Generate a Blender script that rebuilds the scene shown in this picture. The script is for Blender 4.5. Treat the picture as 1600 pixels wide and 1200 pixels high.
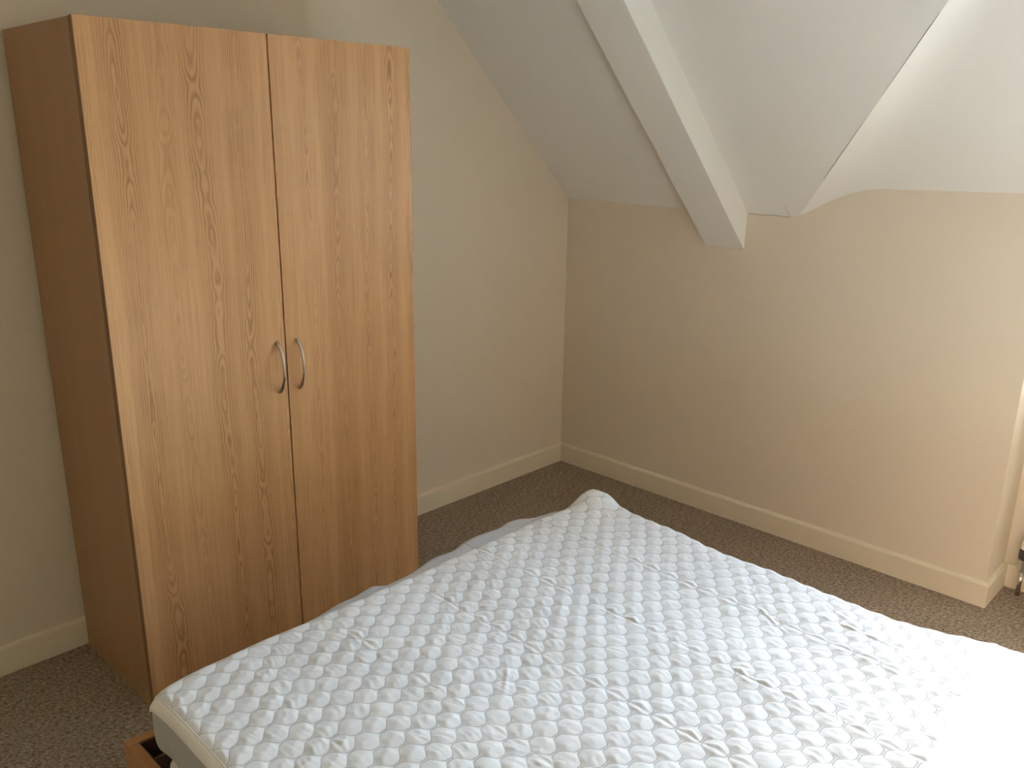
import bpy, math
import numpy as np
from mathutils import Vector, Matrix

# ------------------------------------------------------------------ scene reset
for o in list(bpy.data.objects):
    bpy.data.objects.remove(o, do_unlink=True)
SC = bpy.context.scene
COL = SC.collection

# ------------------------------------------------------------------ camera
YAW, PITCH, ROLL = math.radians(43.8588), math.radians(-16.2937), math.radians(0.8186)
cam_d = bpy.data.cameras.new('camera')
cam = bpy.data.objects.new('camera', cam_d)
COL.objects.link(cam)
fw = Vector((math.cos(PITCH)*math.cos(YAW), math.cos(PITCH)*math.sin(YAW), math.sin(PITCH)))
rt = Vector((math.sin(YAW), -math.cos(YAW), 0))
up = rt.cross(fw)
r2 = rt*math.cos(ROLL) + up*math.sin(ROLL)
u2 = up*math.cos(ROLL) - rt*math.sin(ROLL)
M = Matrix((r2, u2, -fw)).transposed().to_4x4()
M.translation = Vector((-3.0655, -2.6043, 1.56))
cam.matrix_world = M
cam_d.sensor_width = 36.0
cam_d.lens = 1343.54/1600*36.0
cam_d.clip_start = 0.01
SC.camera = cam

# ------------------------------------------------------------------ daylight
SUN_EL = math.radians(35)
sun_dir = Vector((-1.0, -0.092, -math.tan(SUN_EL))).normalized()
world = bpy.data.worlds.new('sky'); SC.world = world
world.use_nodes = True
wn, wl = world.node_tree.nodes, world.node_tree.links
wn.clear()
w_out = wn.new('ShaderNodeOutputWorld')
w_bg = wn.new('ShaderNodeBackground'); w_bg.inputs['Strength'].default_value = 2.7
w_sky = wn.new('ShaderNodeTexSky'); w_sky.sky_type = 'NISHITA'
w_sky.sun_disc = False
w_sky.sun_elevation = SUN_EL
w_sky.sun_rotation = math.atan2(-sun_dir.x, -sun_dir.y)
w_sky.air_density = 1.2; w_sky.dust_density = 1.0
w_tc = wn.new('ShaderNodeTexCoord')
w_sep = wn.new('ShaderNodeSeparateXYZ')
w_map = wn.new('ShaderNodeMapRange')
w_map.inputs['From Min'].default_value = -0.02; w_map.inputs['From Max'].default_value = 0.02
w_mix = wn.new('ShaderNodeMix'); w_mix.data_type = 'RGBA'
w_mix.inputs[6].default_value = (0.7, 0.68, 0.62, 1)      # sunlit ground and roofs below the horizon
wl.new(w_tc.outputs['Generated'], w_sep.inputs[0]); wl.new(w_sep.outputs[2], w_map.inputs['Value'])
wl.new(w_map.outputs[0], w_mix.inputs[0]); wl.new(w_sky.outputs[0], w_mix.inputs[7])
wl.new(w_mix.outputs[2], w_bg.inputs['Color']); wl.new(w_bg.outputs[0], w_out.inputs['Surface'])

sun_l = bpy.data.lights.new('sun', 'SUN'); sun_l.energy = 52.0; sun_l.angle = math.radians(1.2)
sun_l.color = (0.93, 0.98, 1.0)
sun = bpy.data.objects.new('sun', sun_l); COL.objects.link(sun)
sun.rotation_euler = sun_dir.to_track_quat('-Z', 'Y').to_euler(); sun.location = (4, -2, 4)

por = bpy.data.lights.new('window_daylight', 'AREA'); por.shape = 'RECTANGLE'
por.size = 1.22; por.size_y = 1.08
por.cycles.is_portal = True
po = bpy.data.objects.new('window_daylight', por); COL.objects.link(po)
po.location = (0.32, -2.68, 1.44)
po.rotation_euler = Vector((-1, 0, 0)).to_track_quat('-Z', 'Y').to_euler()

SC.view_settings.view_transform = 'Standard'
SC.view_settings.look = 'None'
SC.view_settings.gamma = 1.0
SC.view_settings.use_curve_mapping = False
SC.view_settings.exposure = 0.88
SC.cycles.max_bounces = 12
SC.cycles.diffuse_bounces = 9
SC.cycles.use_denoising = True

# ------------------------------------------------------------------ node helpers
class N:
    """a scalar socket with arithmetic"""
    def __init__(s, nt, sock): s.nt, s.s = nt, sock
    def _op(s, op, *others, clamp=False):
        n = s.nt.nodes.new('ShaderNodeMath'); n.operation = op; n.use_clamp = clamp
        for i, a in enumerate((s,)+others):
            if isinstance(a, N): s.nt.links.new(a.s, n.inputs[i])
            else: n.inputs[i].default_value = a
        return N(s.nt, n.outputs[0])
    def __add__(s, o): return s._op('ADD', o)
    __radd__ = __add__
    def __mul__(s, o): return s._op('MULTIPLY', o)
    __rmul__ = __mul__
    def __sub__(s, o): return s._op('SUBTRACT', o)
    def __rsub__(s, o): return (s*-1.0)+o
    def __truediv__(s, o): return s._op('DIVIDE', o)
    def floor(s): return s._op('FLOOR')
    def fract(s): return s._op('FRACT')
    def abs(s): return s._op('ABSOLUTE')
    def sqrt(s): return s._op('SQRT')
    def sin(s): return s._op('SINE')
    def cos(s): return s._op('COSINE')
    def pow(s, o): return s._op('POWER', o)
    def lt(s, o): return s._op('LESS_THAN', o)
    def gt(s, o): return s._op('GREATER_THAN', o)
    def min(s, o): return s._op('MINIMUM', o)
    def max(s, o): return s._op('MAXIMUM', o)
    def smooth(s, a, b, lo=0.0, hi=1.0):
        n = s.nt.nodes.new('ShaderNodeMapRange'); n.interpolation_type = 'SMOOTHSTEP'
        s.nt.links.new(s.s, n.inputs['Value'])
        for k, v in zip(('From Min', 'From Max', 'To Min', 'To Max'), (a, b, lo, hi)): n.inputs[k].default_value = v
        return N(s.nt, n.outputs[0])

class Mat:
    def __init__(s, name, rough=0.6, color=(0.8, 0.8, 0.8), metal=0.0, spec=0.5):
        s.m = bpy.data.materials.new(name); s.m.use_nodes = True
        s.nt = s.m.node_tree
        s.b = s.nt.nodes['Principled BSDF']
        s.b.inputs['Roughness'].default_value = rough
        s.b.inputs['Base Color'].default_value = (*color, 1)
        s.b.inputs['Metallic'].default_value = metal
        s.b.inputs['Specular IOR Level'].default_value = spec
    def coords(s, kind='Object'):
        t = s.nt.nodes.new('ShaderNodeTexCoord'); x = s.nt.nodes.new('ShaderNodeSeparateXYZ')
        s.nt.links.new(t.outputs[kind], x.inputs[0])
        return [N(s.nt, x.outputs[i]) for i in range(3)]
    def vec(s, x, y, z):
        c = s.nt.nodes.new('ShaderNodeCombineXYZ')
        for i, a in enumerate((x, y, z)):
            if isinstance(a, N): s.nt.links.new(a.s, c.inputs[i])
            else: c.inputs[i].default_value = a
        return c.outputs[0]
    def noise(s, v, scale=1.0, detail=2.0, rough=0.5, dist=0.0):
        n = s.nt.nodes.new('ShaderNodeTexNoise'); n.inputs['Scale'].default_value = scale
        n.inputs['Detail'].default_value = detail; n.inputs['Roughness'].default_value = rough
        n.inputs['Distortion'].default_value = dist
        s.nt.links.new(v, n.inputs['Vector'])
        return N(s.nt, n.outputs['Fac'])
    def white(s, a):
        n = s.nt.nodes.new('ShaderNodeTexWhiteNoise'); n.noise_dimensions = '1D'
        s.nt.links.new(a.s, n.inputs['W']); return N(s.nt, n.outputs['Value'])
    def mix(s, f, a, b):
        n = s.nt.nodes.new('ShaderNodeMix'); n.data_type = 'RGBA'
        if isinstance(f, N): s.nt.links.new(f.s, n.inputs[0])
        else: n.inputs[0].default_value = f
        for i, c in ((6, a), (7, b)):
            if isinstance(c, tuple): n.inputs[i].default_value = (*c, 1)
            else: s.nt.links.new(c, n.inputs[i])
        return n.outputs[2]
    def color(s, sock): s.nt.links.new(sock, s.b.inputs['Base Color'])
    def bump(s, h, strength=0.3, dist=0.001):
        n = s.nt.nodes.new('ShaderNodeBump'); n.inputs['Strength'].default_value = strength
        n.inputs['Distance'].default_value = dist
        s.nt.links.new(h.s, n.inputs['Height']); s.nt.links.new(n.outputs[0], s.b.inputs['Normal'])

# ------------------------------------------------------------------ materials
def paint(name, col, rough, amp=0.12):
    m = Mat(name, rough, col, spec=0.3)
    x, y, z = m.coords()
    v = m.vec(x, y, z)
    n = m.noise(v, 260, 2, 0.6)
    big = m.noise(v, 3.0, 2, 0.5)
    m.color(m.mix(big, tuple(c*0.985 for c in col), tuple(min(1, c*1.015) for c in col)))
    m.bump(n, amp, 0.0008)
    return m.m
WALL = paint('cream_wall_paint', (0.745, 0.675, 0.56), 0.75)
CEIL = paint('white_ceiling_paint', (0.80, 0.80, 0.77), 0.8, 0.06)
GLOSS = paint('cream_satin_woodwork', (0.77, 0.71, 0.57), 0.38, 0.03)
UPVC = paint('white_window_plastic', (0.82, 0.83, 0.83), 0.3, 0.0)
CRACK = Mat('dark_crack', 0.9, (0.10, 0.095, 0.085)).m

def carpet():
    m = Mat('brown_loop_carpet', 0.95, spec=0.1)
    x, y, z = m.coords()
    v = m.vec(x, y, z)
    a = m.noise(v, 120, 3, 0.7, 0.6)
    b = m.noise(m.vec(x*0.7 + y*0.7, (y*0.7 - x*0.7)*0.35, z), 190, 2, 0.6)
    c = m.noise(v, 34, 3, 0.6)
    f = (a*0.55 + b*0.45).smooth(0.36, 0.64)
    base = m.mix(f, (0.15, 0.112, 0.08), (0.50, 0.41, 0.325))
    m.color(m.mix(c.smooth(0.35, 0.7)*0.35, base, (0.28, 0.22, 0.165)))
    m.bump(a*0.6 + b*0.4, 0.9, 0.006)
    return m.m
CARPET = carpet()

def oak(name, light, mid, dark, strong=1.0, rough=0.42, axis=0, tone_amp=1.0):
    """laminated oak board print: narrow staves, flame figure, fine pores; grain runs along z"""
    m = Mat(name, rough, spec=0.45)
    c = m.coords()
    x, z = c[axis], c[2]
    wob = m.noise(m.vec(x*2.0, 0.0, z*1.3), 1.0, 2, 0.5)
    W = 0.098
    xs = (x + (wob - 0.5)*0.022 + 3.0)/W
    i = xs.floor(); fx = xs.fract() - 0.5                        # stave index and place in it
    h1 = m.white(i + 0.13); h2 = m.white(i + 7.7); h3 = m.white(i + 19.3)
    # flame figure: growth rings cut near the pith, wandering along the length
    zn = m.noise(m.vec(i*3.17, z*2.6, 0.0), 1.0, 3, 0.6)
    zn2 = m.noise(m.vec(x*16.0, z*7.0, i*1.7), 1.0, 3, 0.6)
    xc = (m.noise(m.vec(i*1.9, z*1.5, 4.0), 1.0, 2, 0.5) - 0.5)*0.7
    dx = (fx - xc)*W
    d = (zn - 0.5)*0.075 + (h2 - 0.5)*0.05 + z*0.012
    r = (dx*dx*0.9 + d*d).sqrt() + (zn2 - 0.5)*0.009
    ring = (r*(2*math.pi/0.0056)).sin()*0.5 + 0.5
    ring = ring.pow(1.7)*(zn2.smooth(0.3, 0.6, 0.45, 1.0))
    fig = (h3 - 0.1).smooth(0.15, 0.5, 0.4, 1.0)                      # some staves are figured, others plain
    ring = ring*fig*((fx - xc).abs().smooth(0.16, 0.46, 1.0, 0.15))
    streak = m.noise(m.vec(x*330.0, 0.0, z*5.0), 1.0, 3, 0.65)
    streak2 = m.noise(m.vec(x*70.0, 3.0, z*1.6), 1.0, 3, 0.6)
    pores = m.noise(m.vec(x*900.0, 9.0, z*26.0), 1.0, 1, 0.5).smooth(0.60, 0.72)
    tone = (h1 - 0.5)*0.6*tone_amp + (streak2 - 0.5)*1.1
    c1 = m.mix((tone + 0.5)._op('ADD', 0.0, clamp=True), mid, light)
    k = (ring*0.66*strong + (streak.smooth(0.42, 0.72))*0.32*strong + pores*0.26*strong)._op('ADD', 0.0, clamp=True)
    m.color(m.mix(k, c1, dark))
    m.bump(k*-1.0, 0.12, 0.0004)
    return m.m
L_, M_, D_ = (0.71, 0.425, 0.205), (0.56, 0.31, 0.138), (0.31, 0.145, 0.052)
OAK_DOOR = oak('oak_effect_door', L_, M_, D_, 1.0, 0.40)
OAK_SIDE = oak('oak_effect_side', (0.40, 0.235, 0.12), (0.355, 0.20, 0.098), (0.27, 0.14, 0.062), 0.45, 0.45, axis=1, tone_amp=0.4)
OAK_EDGE = Mat('brown_edge_band', 0.5, (0.21, 0.12, 0.06)).m
OAK_BED = oak('bed_frame_wood', (0.47, 0.25, 0.105), (0.40, 0.20, 0.08), (0.26, 0.115, 0.04), 0.4, 0.45, axis=2)
DARK = Mat('dark_slat_and_shade', 0.9, (0.05, 0.032, 0.02)).m  # near-black brown of the slats, also painted shade inside the rails

def steel():
    m = Mat('brushed_nickel', 0.30, (0.50, 0.47, 0.43), 1.0)
    x, y, z = m.coords()
    m.bump(m.noise(m.vec(x*900.0, y*900.0, z*60.0), 1.0, 2), 0.08, 0.0003)
    return m.m
STEEL = steel()
CHROME = Mat('chrome', 0.2, (0.6, 0.6, 0.6), 1.0).m
GREY_PL = Mat('dark_grey_plastic', 0.5, (0.06, 0.06, 0.058)).m
WHITE_PL = Mat('white_plastic', 0.35, (0.80, 0.79, 0.76)).m
RAD = paint('white_radiator_enamel', (0.80, 0.79, 0.75), 0.3, 0.0)

def glass():
    m = bpy.data.materials.new('window_glass'); m.use_nodes = True
    nt = m.node_tree; nt.nodes.clear()
    o = nt.nodes.new('ShaderNodeOutputMaterial'); mx = nt.nodes.new('ShaderNodeMixShader')
    t = nt.nodes.new('ShaderNodeBsdfTransparent'); g = nt.nodes.new('ShaderNodeBsdfGlossy')
    f = nt.nodes.new('ShaderNodeFresnel'); f.inputs['IOR'].default_value = 1.45
    g.inputs['Roughness'].default_value = 0.0; t.inputs['Color'].default_value = (0.95, 0.97, 0.96, 1)
    nt.links.new(f.outputs[0], mx.inputs[0]); nt.links.new(t.outputs[0], mx.inputs[1]); nt.links.new(g.outputs[0], mx.inputs[2])
    nt.links.new(mx.outputs[0], o.inputs['Surface'])
    return m
GLASS = glass()

# quilting constants (metres): stitched wave lines running across the bed, alternate ones mirrored
QP, QA, QL = 0.0273, 0.0116, 0.0715
def quilt_mat():
    m = Mat('white_quilted_fabric', 0.85, (0.83, 0.83, 0.83), spec=0.2)
    x, y, z = m.coords('UV')
    th = x*(2*math.pi/QL)
    cw = (th.cos() - (th*3.0).cos()*0.13)*(QA/0.87)
    de = (((y - cw)/(2*QP) + 0.5).fract() - 0.5).abs()*(2*QP)
    do = (((y - QP + cw)/(2*QP) + 0.5).fract() - 0.5).abs()*(2*QP)
    dist = de.min(do)
    along = (x*1.4 - (th*2.0).sin()*(0.45*QL/(4*math.pi)))*(1.0/0.0038)
    dash = ((along.fract()) - 0.5).abs().lt(0.25)
    dot = dist.smooth(0.0008, 0.0017, 1.0, 0.0)*dash*x.gt(0.0055)*y.gt(0.010)
    m.color(m.mix(dot*0.9, (0.765, 0.79, 0.83), (0.09, 0.09, 0.10)))
    n = m.noise(m.vec(x*60.0, y*26.0, 0.0), 1.0, 3, 0.6, 0.8)
    n2 = m.noise(m.vec(x*150.0, y*90.0, 5.0), 1.0, 2, 0.5, 1.2)
    m.bump(n*0.8 + n2*0.25 - dot*0.35, 0.10, 0.005)
    return m.m
QUILT = quilt_mat()
def cloth(name, col, transl):
    m = Mat(name, 0.85, col, spec=0.15)
    x, y, z = m.coords()
    v = m.vec(x, y, z)
    m.bump(m.noise(v, 45, 3, 0.6, 1.0), 0.25, 0.006)
    if transl:
        t = m.nt.nodes.new('ShaderNodeBsdfTranslucent'); t.inputs['Color'].default_value = (*col, 1)
        mx = m.nt.nodes.new('ShaderNodeMixShader'); mx.inputs[0].default_value = transl
        out = m.nt.nodes['Material Output']
        m.nt.links.new(m.b.outputs[0], mx.inputs[1]); m.nt.links.new(t.outputs[0], mx.inputs[2])
        m.nt.links.new(mx.outputs[0], out.inputs['Surface'])
    return m.m
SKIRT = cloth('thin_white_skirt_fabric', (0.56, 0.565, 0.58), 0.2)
BIND = cloth('white_binding', (0.82, 0.81, 0.79), 0.0)
TICK = cloth('mattress_ticking', (0.72, 0.70, 0.66), 0.0)

# ------------------------------------------------------------------ mesh helpers
def link(name, me, mat, parent=None, loc=None, smooth=False):
    o = bpy.data.objects.new(name, me); COL.objects.link(o)
    if mat: me.materials.append(mat)
    if parent: o.parent = parent
    if loc: o.location = loc
    if smooth: me.shade_smooth()
    return o
def mesh(verts, faces, name='m'):
    me = bpy.data.meshes.new(name); me.from_pydata([tuple(v) for v in verts], [], [tuple(f) for f in faces]); me.update(); return me
def fix(me):
    import bmesh
    bm = bmesh.new(); bm.from_mesh(me); bmesh.ops.recalc_face_normals(bm, faces=bm.faces); bm.to_mesh(me); bm.free(); return me
def prism(poly, vec):
    """planar polygon swept along vec"""
    n = len(poly); P = [Vector(p) for p in poly]; V = Vector(vec)
    vs = P + [p+V for p in P]
    fs = [tuple(range(n)), tuple(range(2*n-1, n-1, -1))] + [(i, (i+1) % n, n+(i+1) % n, n+i) for i in range(n)]
    return fix(mesh(vs, fs))
def box(x0, x1, y0, y1, z0, z1):
    return prism([(x0, y0, z0), (x1, y0, z0), (x1, y1, z0), (x0, y1, z0)], (0, 0, z1-z0))
def bevel(o, w, seg=2):
    b = o.modifiers.new('bevel', 'BEVEL'); b.width = w; b.segments = seg; b.limit_method = 'ANGLE'
    return o
def tube(path, radii, seg=12, squash=None, side=None):
    """rings along a path; radii per point either r or (a, b)"""
    P = [Vector(p) for p in path]; vs, fs = [], []
    S = Vector(side) if side else None
    for i, p in enumerate(P):
        t = (P[min(i+1, len(P)-1)] - P[max(i-1, 0)]).normalized()
        a = S if S else (Vector((0, 0, 1)).cross(t) if abs(t.z) < .9 else Vector((1, 0, 0)).cross(t))
        a = (a - t*a.dot(t)).normalized(); b = t.cross(a)
        ra, rb = radii[i] if isinstance(radii[i], tuple) else (radii[i], radii[i])
        for k in range(seg):
            an = 2*math.pi*k/seg
            vs.append(p + a*ra*math.cos(an) + b*rb*math.sin(an))
    for i in range(len(P)-1):
        for k in range(seg):
            fs.append((i*seg+k, i*seg+(k+1) % seg, (i+1)*seg+(k+1) % seg, (i+1)*seg+k))
    fs.append(tuple(range(seg))[::-1]); fs.append(tuple(range((len(P)-1)*seg, len(P)*seg)))
    return fix(mesh(vs, fs))
def empty(name, loc, label, cat, group=None):
    o = bpy.data.objects.new(name, None); COL.objects.link(o); o.location = loc; o.empty_display_size = 0.1
    o['label'] = label; o['category'] = cat
    if group: o['group'] = group
    return o
def struct(o, label=None):
    o['kind'] = 'structure'
    if label: o['label'] = label
    return o

# ------------------------------------------------------------------ room shell
HK, MS, ZC = 1.274, 0.960, 2.45          # knee wall height, roof pitch (rise/run), flat ceiling
XL, YF = -4.90, -4.40                    # far sides of the room, behind the camera
YR, XR = -1.943, 0.223                   # end of the knee wall, depth of the dormer recess
YD, ZD = -3.40, 2.0604                   # other cheek and ceiling of the dormer
XF = -(ZC-HK)/MS
T = 0.12
XV = -0.819                              # the valley dies into the dormer cheek here
def y_valley(x): return -1.115 + 1.011*x
def z_main(x): return HK - MS*x
def prof(w, w0):                          # rise of the second plane above the main slope, w from the valley
    s = 0.118/w0
    t = w/w0
    if t > 1.6: return 0.118 + 0.011*(min(w, 0.8)-1.6*w0)/0.5
    if t < 0.5: return s*w*1.0
    a = (t-0.5)/1.1                                            # eased over into the second plane
    return 0.118*(0.5 + 1.1*a - 0.6*a*a)
def kx(x): return 1.0 if x > -0.56 else max(0.0, (x-XV)/(-0.56-XV))
def z_second(x, y):
    w = max(0.0, y_valley(x) - y)
    return z_main(x) + kx(x)*prof(w, 0.215+0.15*x)

struct(link('floor', box(XL, XR+0.05, YF, 0.0, -0.1, 0.0), CARPET), 'brown grey flecked loop pile carpet')
struct(link('wall_back', prism([(XL-T, 0, 0), (0, 0, 0), (0, 0, HK+0.02), (XF, 0, ZC), (XL-T, 0, ZC)], (0, T, 0)), WALL), 'cream wall behind the wardrobe, cut by the sloping ceiling')
struct(link('wall_left', box(XL-T, XL, YF, 0, 0, ZC), WALL), 'cream wall behind the viewer')
struct(link('wall_front', prism([(XL-T, YF, 0), (0, YF, 0), (0, YF, HK+0.02), (XF, YF, ZC), (XL-T, YF, ZC)], (0, -T, 0)), WALL), 'cream wall at the head of the bed')
# knee wall: its top follows the ceiling, flat, then up the valley, then flat again
tops = [(0, 0.0, HK+0.02)] + [(0, -1.115, HK+0.02)]
ys = np.linspace(-1.13, YR, 34)
tops += [(0, float(y), z_second(0.0, float(y))+0.02) for y in ys]
poly = [(0, 0, 0)] + tops + [(0, YR, 0)]
w = struct(link('wall_right', prism(poly, (XR, 0, 0)), WALL), 'cream knee wall below the sloping ceiling')
struct(link('wall_far', prism([(0, YD, 0), (0, YF, 0), (0, YF, HK), (0, YD, HK)], (XR, 0, 0)), WALL), 'cream knee wall past the dormer')
# dormer cheeks
ch = [(XR+0.08, YR, z_second(0, YR)), (XR+0.08, YR, ZD)] + [(float(x), YR, z_second(float(x), YR)) for x in np.linspace(XV, 0.0, 14)]
struct(link('wall_dormer_near', prism(ch, (0, 0.06, 0)), WALL), 'cream cheek of the dormer')
struct(link('wall_dormer_far', prism([(XR+0.08, YD, HK), (XR+0.08, YD, ZD), (XV, YD, ZD), (0, YD, HK)], (0, -0.06, 0)), WALL), 'far cream cheek of the dormer')
# ceiling
ceil = struct(link('ceiling', box(XL-T, XF, YF-T, T, ZC, ZC+0.08), CEIL), 'white ceiling, flat above and sloping down to the knee wall')
nv = Vector((MS, 0, 1)).normalized()*0.05
def slope_pt(x, y): return (x, y, z_main(x))
xe = 0.04
link('slope_panel', prism([slope_pt(xe, 0.0), slope_pt(xe, y_valley(xe)), slope_pt(XV, YR), slope_pt(XV, YD), slope_pt(xe, YD), slope_pt(xe, YF), slope_pt(XF, YF), slope_pt(XF, 0.0)], nv), CEIL, ceil)
vs, fs = [], []
NX, NW = 40, 60
for i in range(NX+1):
    x = xe + (XV-xe)*i/NX
    yv = y_valley(x)
    for j in range(NW+1):
        y = yv + (YR - yv)*(j/NW)
        vs.append((x, y, z_second(x, y)))
for i in range(NX):
    for j in range(NW):
        a = i*(NW+1)+j
        fs.append((a, a+1, a+NW+2, a+NW+1))
me = fix(mesh(vs, fs))
if me.polygons[0].normal.z > 0: me.flip_normals()
vp = link('valley_panel', me, CEIL, ceil, smooth=True)
so = vp.modifiers.new('thickness', 'SOLIDIFY'); so.thickness = 0.03; so.offset = -1
link('dormer_panel', box(XV, XR+0.14, YD-0.06, YR+0.06, ZD, ZD+0.06), CEIL, ceil)
# hairline cracks where the boards meet the wall and along the valley
def ribbon(pts, w, off):
    vs, fs = [], []
    for (p, wd) in pts:
        p = Vector(p); vs += [p + Vector(off) + Vector(w)*wd, p + Vector(off) - Vector(w)*wd]
    for i in range(len(pts)-1): fs.append((2*i, 2*i+1, 2*i+3, 2*i+2))
    return mesh(vs, fs)
rng = np.random.default_rng(4)
cr = [((-0.0035, y, z_main(0)-0.002+0.0012*math.sin(y*60)), (0.0003+0.0006*rng.random())) for y in np.linspace(-0.918, -1.09, 24)]
link('plaster_crack', ribbon(cr, (0, 0, 1), (0, 0, 0)), CRACK, ceil)
cr2 = [((x, -1.086+0.012*(-x/0.06)**2, z_main(x)-0.0012), 0.0007*(1+x/0.075)) for x in np.linspace(0, -0.06, 9)]
link('plaster_crack', ribbon(cr2, (0, 1, 0), (0, 0, 0)), CRACK, ceil)
cr3 = [((x, y_valley(x)+0.001, z_main(x)-0.0012), 0.0008*abs(math.sin(x*9+0.4))) for x in np.linspace(-0.16, -0.62, 50)]
link('plaster_crack', ribbon(cr3, (0, 1, 0), (0, 0, 0)), CRACK, ceil)

# boxed-in roof beam
zb = 1.131
beam = struct(link('trim_1', prism([(0, -0.910, zb), (0, -0.910, HK+0.02), (XF, -0.910, ZC+0.02), (XF-0.15, -0.910, ZC+0.02), (XF-0.15, -0.910, zb-MS*(XF-0.15)) ], (0, 0.176, 0)), CEIL), 'white boxed-in roof beam running up the slope')
bevel(beam, 0.003, 2)

# baseboards
HB, TB = 0.091, 0.015
def skirting(name, run, label):
    """run: list of (p, inward normal corner) outline points, profile with an eased top edge"""
    prof_ = [(0, 0), (TB, 0), (TB, HB-0.010), (TB-0.003, HB-0.003), (TB-0.008, HB), (0, HB)]
    vs, fs = [], []
    for (px, py, nx, ny) in run:
        for (d, z) in prof_: vs.append((px+nx*d, py+ny*d, z))
    k = len(prof_)
    for i in range(len(run)-1):
        for j in range(k): fs.append((i*k+j, i*k+(j+1) % k, (i+1)*k+(j+1) % k, (i+1)*k+j))
    fs.append(tuple(range(k))); fs.append(tuple(range((len(run)-1)*k, len(run)*k)))
    return struct(link(name, fix(mesh(vs, fs)), GLOSS), label)
skirting('baseboard_back', [(XL, 0, 0, -1), (0, 0, -1, -1)], 'cream painted baseboard under the wardrobe wall')
skirting('baseboard_right', [(0, 0, -1, -1), (0, YR, -1, -1), (XR, YR, -1, -1)], 'cream painted baseboard turning the corner into the window recess')
skirting('baseboard_recess', [(XR, YR, -1, -1), (XR, YD, -1, 1)], 'cream painted baseboard under the window')
skirting('baseboard_left', [(XL, YF, 1, 1), (XL, 0, 1, -1)], 'cream baseboard behind the viewer')

# window wall and dormer window
WY0, WY1, WZ0, WZ1 = -2.055, -3.31, 0.90, 1.985
x0, x1 = XR, XR+0.075
def wallbox(y0, y1, z0, z1): return box(x0, x1, y0, y1, z0, z1)
vs_, fs_ = [], []
for b in ((YD-0.06, YR+0.06, 0.0, WZ0), (YD-0.06, YR+0.06, WZ1, ZD+0.02), (YD-0.06, WY1, WZ0, WZ1), (WY0, YR+0.06, WZ0, WZ1)):
    bm_ = wallbox(b[0], b[1], b[2], b[3]); k = len(vs_)
    vs_ += [v.co.copy() for v in bm_.vertices]; fs_ += [tuple(i+k for i in p.vertices) for p in bm_.polygons]
struct(link('wall_window', mesh(vs_, fs_), WALL), 'cream wall around the dormer window')
win = struct(link('window_1', prism([(x0+0.02, WY0, WZ0), (x0+0.02, WY1, WZ0), (x0+0.02, WY1, WZ0+0.05), (x0+0.02, WY0, WZ0+0.05)], (0.055, 0, 0)), UPVC), 'white framed dormer window')
link('window_frame', box(x0+0.02, x1, WY0-0.05, WY0, WZ0, WZ1), UPVC, win)
link('window_frame', box(x0+0.02, x1, WY1, WY1+0.05, WZ0, WZ1), UPVC, win)
link('window_frame', box(x0+0.02, x1, WY1, WY0, WZ1-0.05, WZ1), UPVC, win)
link('mullion', box(x0+0.02, x1, -2.70, -2.64, WZ0, WZ1), UPVC, win)
link('window_sill', box(x0-0.04, x0+0.02, WY1-0.03, WY0+0.03, WZ0-0.025, WZ0), GLOSS, win)
link('pane', box(x0+0.045, x0+0.049, -2.64, WY0-0.05, WZ0+0.05, WZ1-0.05), GLASS, win)
link('pane', box(x0+0.045, x0+0.049, WY1+0.05, -2.70, WZ0+0.05, WZ1-0.05), GLASS, win)

# ------------------------------------------------------------------ wardrobe
WX0, WX1, WYF, WYB, WH = -2.277, -1.324, -0.488, -0.019, 1.797
wr = empty('wardrobe', (WX0, WYF, 0), 'tall two-door oak effect wardrobe standing against the cream wall', 'wardrobe')
Wd, Dp = WX1-WX0, WYB-WYF
DT, GP = 0.018, 0.004                     # door thickness, gap behind the door
PT = 0.018
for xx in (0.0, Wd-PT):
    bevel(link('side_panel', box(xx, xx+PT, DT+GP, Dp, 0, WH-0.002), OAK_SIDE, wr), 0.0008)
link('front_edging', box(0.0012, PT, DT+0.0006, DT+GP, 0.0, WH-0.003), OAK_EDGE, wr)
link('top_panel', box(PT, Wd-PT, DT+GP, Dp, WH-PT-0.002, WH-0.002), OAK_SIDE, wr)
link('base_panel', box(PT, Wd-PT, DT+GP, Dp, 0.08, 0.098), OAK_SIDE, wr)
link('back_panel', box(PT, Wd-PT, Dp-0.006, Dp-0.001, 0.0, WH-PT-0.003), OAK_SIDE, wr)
link('plinth', box(PT, Wd-PT, DT+GP+0.02, DT+GP+0.036, 0.0, 0.08), OAK_SIDE, wr)
XG = 0.4805
for k, (a, b) in enumerate(((0.0, XG-0.0022), (XG+0.0022, Wd))):
    d = bevel(link('door', box(a+(0.0008 if k == 0 else 0), b, 0.0, DT, 0.012, WH), OAK_DOOR, wr), 0.0006)
    if k == 0: link('edge_band', box(a, a+0.0009, 0.0012, DT, 0.012, WH-0.001), OAK_EDGE, d)
    if k == 0: d['label'] = 'left door with flame grained oak print'
    else: d['label'] = 'right door with flame grained oak print'
    hx = (-1.824 if k == 0 else -1.760) - WX0
    zc, hl, pr = 0.909, 0.070, 0.027
    path, rad = [], []
    for q in range(33):
        t = -1 + 2*q/32
        z = zc + hl*t*1.06
        y = -pr*(1 - abs(t)**2.4) - 0.0035
        path.append((hx, y + (0.003 if abs(t) > 0.99 else 0), z))
        wdt = 0.0033 + 0.0030*abs(t)**2.2
        th = 0.0030 + 0.0012*abs(t)**3
        if abs(t) > 0.93: wdt *= 1 - 4.0*(abs(t)-0.93); th *= 1 - 3*(abs(t)-0.93)
        rad.append((wdt, th))
    h = link('handle', tube(path, rad, 14, side=(1, 0, 0)), STEEL, d, smooth=True)
    h['label'] = 'curved brushed nickel bow handle'

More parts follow.
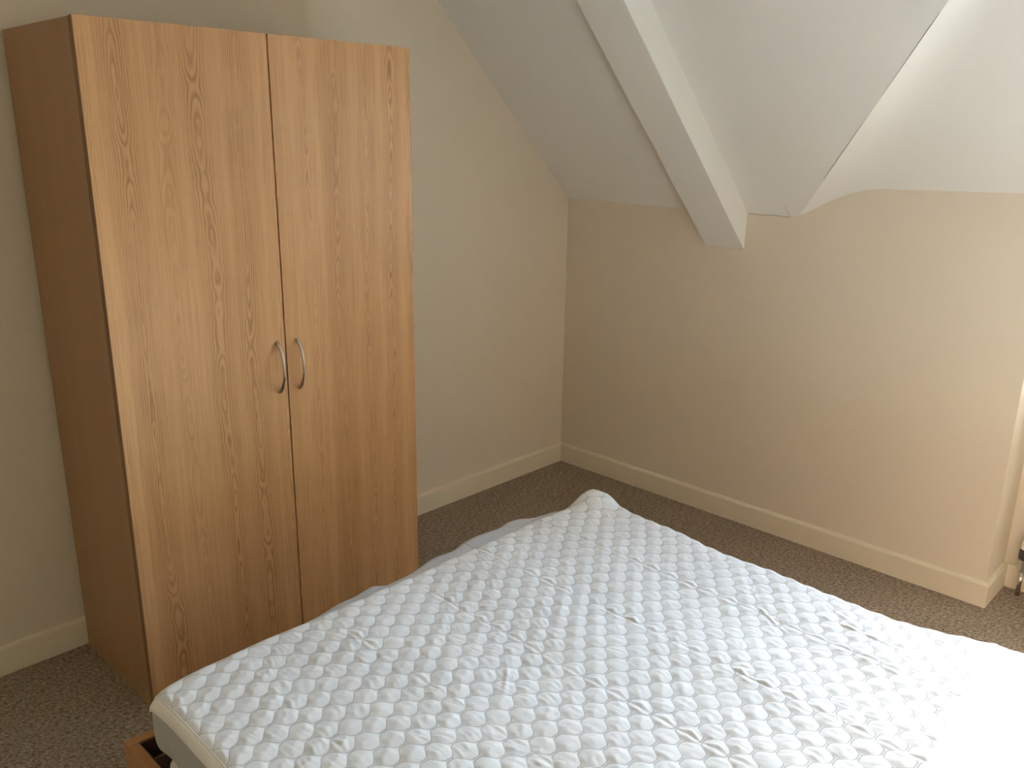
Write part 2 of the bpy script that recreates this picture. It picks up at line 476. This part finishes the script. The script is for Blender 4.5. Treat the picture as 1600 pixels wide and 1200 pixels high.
# ------------------------------------------------------------------ bed frame
FX0, FX1, FY0, FY1, FZ = -2.541, -1.158, -1.011, -3.03, 0.35
bd = empty('bed_frame', (FX0, FY0, 0), 'brown wooden double bed frame under the white mattress', 'bed frame')
fx1, fy1 = FX1-FX0, FY1-FY0
RT = 0.022
bevel(link('foot_rail', box(0, fx1, -RT, 0, 0.10, FZ), OAK_BED, bd), 0.0015)
bevel(link('head_rail', box(0, fx1, fy1, fy1+RT, 0.10, FZ), OAK_BED, bd), 0.0015)
bevel(link('side_rail', box(0, RT, fy1+RT, -RT, 0.10, FZ-0.0005), OAK_BED, bd), 0.0015)
bevel(link('side_rail', box(fx1-RT, fx1, fy1+RT, -RT, 0.10, FZ-0.0005), OAK_BED, bd), 0.0015)
link('rail_inner_shade', box(RT, fx1-RT, -RT-0.004, -RT, 0.12, FZ-0.004), DARK, bd)  # added dark sheet: shade beside the mattress painted on the foot rail's inner face
link('rail_inner_shade', box(RT, RT+0.004, fy1+RT, -RT-0.004, 0.12, FZ-0.004), DARK, bd)  # same painted shade on the inner face of the left side rail
for (lx, ly) in ((RT, -RT-0.06), (fx1-RT-0.06, -RT-0.06), (RT, fy1+RT), (fx1-RT-0.06, fy1+RT)):
    link('leg', box(lx, lx+0.06, ly, ly+0.06, 0.0, 0.30), OAK_BED, bd)
for k in range(14):
    yy = -RT-0.03 - (abs(fy1)-2*RT-0.03)*k/14.0
    link('slat', box(RT, fx1-RT, yy-0.10, yy, 0.300, 0.316), DARK, bd)

# ------------------------------------------------------------------ mattress and protector outlines
ZT = 0.530
foot = np.array([(-2.530, -1.146), (-2.518, -1.136), (-2.485, -1.126), (-2.43, -1.121), (-2.27, -1.118), (-2.17, -1.125), (-2.04, -1.128), (-1.95, -1.130), (-1.85, -1.130),
                 (-1.70, -1.128), (-1.55, -1.126), (-1.45, -1.126), (-1.40, -1.128), (-1.314, -1.134), (-1.27, -1.132), (-1.22, -1.130), (-1.19, -1.139), (-1.175, -1.152), (-1.16, -1.175)])
right = np.array([(-1.10, -1.195), (-1.15, -1.180), (-1.19, -1.168), (-1.22, -1.167), (-1.299, -1.180), (-1.385, -1.185), (-1.465, -1.190), (-1.546, -1.207), (-1.612, -1.210), (-1.678, -1.208), (-1.736, -1.205), (-1.791, -1.211),
                  (-1.875, -1.218), (-1.977, -1.216), (-2.049, -1.214), (-2.105, -1.201), (-2.156, -1.187), (-2.204, -1.172), (-2.239, -1.161), (-2.286, -1.159), (-2.5, -1.165), (-3.1, -1.165)])
YEND = -2.985
XLB = -2.522
def sm(a, k=3):
    x, y = a[:, 0], a[:, 1]
    return x, y
def f_foot(x): return np.interp(x, foot[:, 0], foot[:, 1])
def f_right(y): return np.interp(-y, -right[:, 0], right[:, 1])
def f_left(y): return XLB + 0.004*np.sin(y*9.0)

# --- numpy gradient noise
def perlin(x, y, seed):
    r = np.random.default_rng(seed); tb = r.random((256, 256))*2*np.pi
    xi, yi = np.floor(x).astype(int), np.floor(y).astype(int); fx, fy = x-xi, y-yi
    def g(ix, iy, dx, dy):
        a = tb[ix & 255, iy & 255]; return np.cos(a)*dx+np.sin(a)*dy
    u, v = fx*fx*fx*(fx*(fx*6-15)+10), fy*fy*fy*(fy*(fy*6-15)+10)
    a = g(xi, yi, fx, fy)*(1-u)+g(xi+1, yi, fx-1, fy)*u
    b = g(xi, yi+1, fx, fy-1)*(1-u)+g(xi+1, yi+1, fx-1, fy-1)*u
    return (a*(1-v)+b*v)*1.4

# mattress: a soft slab, rounded in plan and in section
def rounded_rings(x0, x1, y0, y1, rings, seg=10, rc=0.04):
    """rings: list of (inset, z)"""
    vs, fs = [], []
    def ring(ins, z):
        pts = []
        r = max(rc-ins, 0.01)
        for (cx, cy, a0) in ((x1-ins-r, y1-ins-r, 0), (x0+ins+r, y1-ins-r, 90), (x0+ins+r, y0+ins+r, 180), (x1-ins-r, y0+ins+r, 270)):
            for k in range(seg+1):
                an = math.radians(a0+90*k/seg); pts.append((cx+r*math.cos(an), cy+r*math.sin(an), z))
        return pts
    R = [ring(*q) for q in rings]; n = len(R[0])
    for q in R: vs += q
    for i in range(len(R)-1):
        for k in range(n): fs.append((i*n+k, i*n+(k+1) % n, (i+1)*n+(k+1) % n, (i+1)*n+k))
    fs.append(tuple(range(n))[::-1]); fs.append(tuple(range((len(R)-1)*n, len(R)*n)))
    return fix(mesh(vs, fs))
rings = [(0.030, 0.3165), (0.012, 0.320), (0.008, 0.335), (0.008, 0.350), (-0.002, 0.361), (-0.001, 0.372), (0.009, 0.383), (0.010, 0.42), (0.011, 0.455), (0.018, 0.472), (0.030, 0.483), (0.060, 0.487)]
mt = link('mattress', rounded_rings(XLB+0.003, -1.228, YEND+0.01, -1.150, rings), TICK, smooth=True)
mt['label'] = 'white mattress showing below the quilted cover, lying in the bed frame'; mt['category'] = 'mattress'

# quilted top of the protector
pr_ = empty('mattress_protector', (XLB, YEND, 0.42), 'white quilted mattress protector covering the bed', 'mattress protector')
OX, OY, OZ = XLB, YEND, 0.42
NU, NV = 520, 730
U, V = np.meshgrid(np.linspace(0, 1, NU), np.linspace(0, 1, NV))
X = XLB + U*1.335; Y = -1.120 + V*(YEND+1.120)
for _ in range(2):
    yf = f_foot(X); Y = yf + V*(YEND-yf)
    xl, xr = f_left(Y), f_right(Y)
    X = xl + U*(xr-xl)
qx, qy = U*1.335, V*1.865                                     # fabric coordinates
qx = qx + 0.003*perlin(U*5, V*7, 3); qy = qy + 0.003*perlin(U*6+9, V*6, 5)
cw = QA/0.87*(np.cos(2*np.pi*qx/QL)-0.13*np.cos(6*np.pi*qx/QL))
fe = (qy-cw)/(2*QP); fo = (qy-QP+cw)/(2*QP)
de = np.abs((fe+0.5) % 1-0.5)*2*QP; do = np.abs((fo+0.5) % 1-0.5)*2*QP
sep = de+do                                                   # local distance between the two lines
smax = QP+2*QA
tt = np.minimum(de, do)/np.maximum(sep, 1e-5)                 # 0 on a line .. 0.5 mid cell
puff = (np.clip(4*tt*(1-tt), 0, 1))**0.50*np.clip(sep/smax, 0, 1.0)**1.1
edge_l = U*1.335; edge_r = (1-U)*1.335; edge_f = V*1.865
border = np.clip((np.minimum(edge_f+0.004, np.minimum(edge_l+0.002, edge_r))-0.008)/0.010, 0, 1)
amp = 0.0036*(0.8+0.35*perlin(U*14, V*18, 8))
wr1 = perlin(qx*75+4*perlin(qx*9, qy*9, 31), qy*24, 11)        # small crumples inside each cell, running along the bed
wr2 = perlin(qx*55, qy*60, 12)
Z = border*puff*(amp + 0.0011*wr1 + 0.0005*wr2)
# packing creases along the bed
for (xc, a, sd) in ((-1.430, 1.0, 1), (-1.665, 0.9, 2), (-1.895, 0.8, 3), (-2.13, 0.45, 4), (-2.36, 0.35, 5)):
    cx_ = xc + 0.006*perlin(Y*7, Y*0+sd, 20+sd)
    am = a*np.clip(0.55+0.9*perlin(Y*9, Y*0+sd*3, 40+sd), 0, 1.3)
    for (o_, h_, s_) in ((0.0, -0.0036, 0.0028), (0.0065, 0.0030, 0.0036), (-0.0085, 0.0022, 0.004), (0.014, -0.0016, 0.003)):
        Z += (0.25+0.75*puff)*0.8*am*h_*np.exp(-((X-cx_-o_*(0.4+1.2*puff))/s_)**2)
# short cross creases near the right edge
for (ax, ay, bx, by, h_) in ((-1.405, -1.80, -1.46, -1.90, 0.005), (-1.30, -1.72, -1.40, -1.80, 0.003), (-1.34, -1.92, -1.35, -2.12, 0.005), (-2.05, -1.62, -1.98, -1.56, 0.003), (-1.28, -1.90, -1.33, -2.0, 0.003)):
    dx, dy = bx-ax, by-ay; L2 = dx*dx+dy*dy
    t_ = np.clip(((X-ax)*dx+(Y-ay)*dy)/L2, 0, 1); dd = np.hypot(X-ax-t_*dx, Y-ay-t_*dy)
    h_ = 0.4*h_*np.sin(np.pi*np.clip(0.05+0.9*t_, 0, 1))*(0.3+0.7*puff)
    Z += h_*np.exp(-(dd/0.004)**2) - 0.8*h_*np.exp(-((dd-0.008)/0.004)**2)
# slow undulation of the loose cover
und = 0.0040*perlin(X*5, Y*4, 61) + 0.0008*perlin(X*17, Y*15, 62)
Z += und*np.clip(edge_l/0.05, 0.25, 1)
# pulled-up pocket at the far corner
Z += 0.028*np.exp(-(np.hypot((X+1.212)/0.066, (Y+1.168)/0.056))**3.2)
# round over the edges
def drop(e, R):
    q = np.clip(1-e/R, 0, 1); return R*(1-np.sqrt(np.clip(1-q*q, 0, 1)))
Z += 0.524 - 0.38*drop(edge_f, 0.030) - 0.30*drop(edge_l, 0.022) - 0.7*drop(edge_r, 0.035)
Z -= 0.004*np.exp(-((X+2.53)**2+(Y+1.14)**2)/0.05**2)
verts = np.stack([X-OX, Y-OY, Z-OZ], -1).reshape(-1, 3)
me = bpy.data.meshes.new('quilted_top')
me.vertices.add(NU*NV); me.vertices.foreach_set('co', verts.ravel())
idx = np.arange(NU*NV).reshape(NV, NU)
quads = np.stack([idx[:-1, :-1], idx[1:, :-1], idx[1:, 1:], idx[:-1, 1:]], -1).reshape(-1, 4)
nq = len(quads)
me.loops.add(nq*4); me.loops.foreach_set('vertex_index', quads.ravel().astype(np.int32))
me.polygons.add(nq); me.polygons.foreach_set('loop_start', (np.arange(nq)*4).astype(np.int32))
me.update(calc_edges=True)
uvl = me.uv_layers.new(name='fabric')
quv = np.stack([qx, qy], -1).reshape(-1, 2)
uvl.data.foreach_set('uv', quv[quads.ravel()].ravel())
me.validate()
qt = link('quilted_top', me, QUILT, pr_, smooth=True)
qt['label'] = 'quilted panel stitched in rows of oval cells'

# skirt: thin plain fabric from the edge of the quilting down the sides of the mattress
def edge_points():
    P = []
    for v in np.linspace(1, 0, 260):                         # left side, head to foot
        j = int(round(v*(NV-1))); P.append((X[j, 0], Y[j, 0], Z[j, 0], -1, 0))
    for u in np.linspace(0, 1, 420)[1:]:
        i = int(round(u*(NU-1))); P.append((X[0, i], Y[0, i], Z[0, i], 0, 1))
    for v in np.linspace(0, 1, 260)[1:]:
        j = int(round(v*(NV-1))); P.append((X[j, -1], Y[j, -1], Z[j, -1], 1, 0))
    return P
EP = edge_points()
nrm = np.array([(p[3], p[4]) for p in EP], float)
ker = np.ones(15)/15
nrm = np.stack([np.convolve(np.pad(nrm[:, k], 7, mode='edge'), ker, 'valid') for k in (0, 1)], 1)
nrm /= np.linalg.norm(nrm, axis=1)[:, None]
arc = np.concatenate([[0], np.cumsum([math.hypot(EP[i+1][0]-EP[i][0], EP[i+1][1]-EP[i][1]) for i in range(len(EP)-1)])])
rows = [0.0, 0.012, 0.03, 0.06, 0.12, 0.2, 0.32, 0.46, 0.6, 0.75, 0.9, 1.0]
SV = []
fold = perlin(arc*11, arc*0+0.3, 71); fold2 = perlin(arc*30, arc*0+0.7, 72); fold3 = perlin(arc*6, arc*0+1.9, 73)
vs, fs = [], []
for i, p in enumerate(EP):
    foot_side = nrm[i, 1] > 0.5
    x_ = p[0]
    # extra fullness of the loose skirt along the foot of the bed
    full = 0.0
    if foot_side:
        full = 0.048*np.interp(x_, [-2.25, -2.05, -1.97, -1.94, -1.80, -1.62, -1.45, -1.36, -1.28], [0, 0.55, 0.65, 0.35, 0.85, 1.0, 0.95, 0.45, 0.0])
        full *= 0.85 + 0.35*fold[i]
    hem = 0.398 + 0.012*fold3[i]
    for k, t in enumerate(rows):
        zt = p[2]-0.001
        out = (0.0 if k == 0 else 0.004*min(1, t/0.03)) + full*math.sin(math.pi*min(1, t*1.7+0.15)**0.6 if t < 0.5 else math.pi)*(1 if k else 0)
        bulge = full*max(0.0, 1-((t-0.12)/0.16)**2) if k else 0.0
        out = 0.006*min(1, t/0.06)*(1 if k else 0) + bulge + max(-0.0015, 0.0055*fold[i]+0.0026*fold2[i])*min(1, t*4)*(0.4+t*0.8)
        if t > 0.85: out -= 0.006*(t-0.85)/0.15
        z = zt - (zt-hem)*t + full*0.32*math.exp(-((t-0.07)/0.09)**2)*(1 if k else 0)
        vs.append((p[0]+nrm[i, 0]*out-OX, p[1]+nrm[i, 1]*out-OY, z-OZ))
nr = len(rows)
for i in range(len(EP)-1):
    for k in range(nr-1): fs.append((i*nr+k, i*nr+k+1, (i+1)*nr+k+1, (i+1)*nr+k))
sk = link('skirt', fix(mesh(vs, fs)), SKIRT, pr_, smooth=True)
sk['label'] = 'thin plain white fabric skirt'
sb_ = sk.modifiers.new('soft', 'SUBSURF'); sb_.levels = 1; sb_.render_levels = 1
# binding tape and piping along the left edge
bp = []
for v in np.linspace(1, 0.0, 300):
    j = int(round(v*(NV-1))); bp.append((X[j, 0], Y[j, 0], Z[j, 0]))
vs, fs = [], []
for i, (a, b, c) in enumerate(bp):
    for (o_, dz) in ((0.0030, 0.0010), (0.0, 0.0), (-0.004, -0.003), (-0.0085, -0.009), (-0.0100, -0.016), (-0.0095, -0.022)):
        zz = c + dz + 0.001
        vs.append((a+o_-OX, b-OY, zz-OZ))
for i in range(len(bp)-1):
    for k in range(5): fs.append((i*6+k, i*6+k+1, (i+1)*6+k+1, (i+1)*6+k))
bt = link('binding_tape', fix(mesh(vs, fs)), BIND, pr_, smooth=True)
link('piping', tube([(a+0.0030-OX, b-OY, c+0.0030-OZ) for (a, b, c) in bp], [0.0013]*len(bp), 6), BIND, pr_, smooth=True)

# ------------------------------------------------------------------ radiator in the window recess
rd = empty('radiator', (XR, -2.06, 0), 'white panel radiator under the dormer window', 'radiator')
bevel(link('panel', box(-0.075, -0.045, -0.98, 0.0, 0.16, 0.60), RAD, rd), 0.006, 3)
for k in range(24):
    yy = -0.03 - k*0.0395
    bevel(link('rib', box(-0.081, -0.074, yy-0.024, yy, 0.19, 0.57), RAD, rd), 0.003, 2)
for yy in (-0.2, -0.78): link('bracket', box(-0.046, -0.0015, yy-0.03, yy, 0.2, 0.56), RAD, rd)
vx, vy = -0.055, 0.048
link('inlet_pipe', tube([(vx, vy, 0.0), (vx, vy, 0.10)], [0.0075]*2, 12), CHROME, rd, smooth=True)
link('valve_body', tube([(vx, vy, 0.095), (vx, vy, 0.10), (vx, vy, 0.135), (vx, vy, 0.14)], [0.010, 0.013, 0.013, 0.010], 14), CHROME, rd)
link('valve_tail', tube([(vx, vy, 0.118), (vx, -0.01, 0.118), (vx, -0.03, 0.17)], [0.009, 0.009, 0.009], 12), CHROME, rd)
link('valve_collar', tube([(vx, vy, 0.139), (vx, vy, 0.143), (vx, vy, 0.174), (vx, vy, 0.180)], [0.012, 0.0195, 0.0195, 0.015], 18), GREY_PL, rd)
link('valve_head', tube([(vx, vy, 0.179), (vx, vy, 0.183), (vx, vy, 0.205), (vx, vy, 0.213)], [0.0145, 0.0165, 0.0155, 0.011], 18), WHITE_PL, rd)
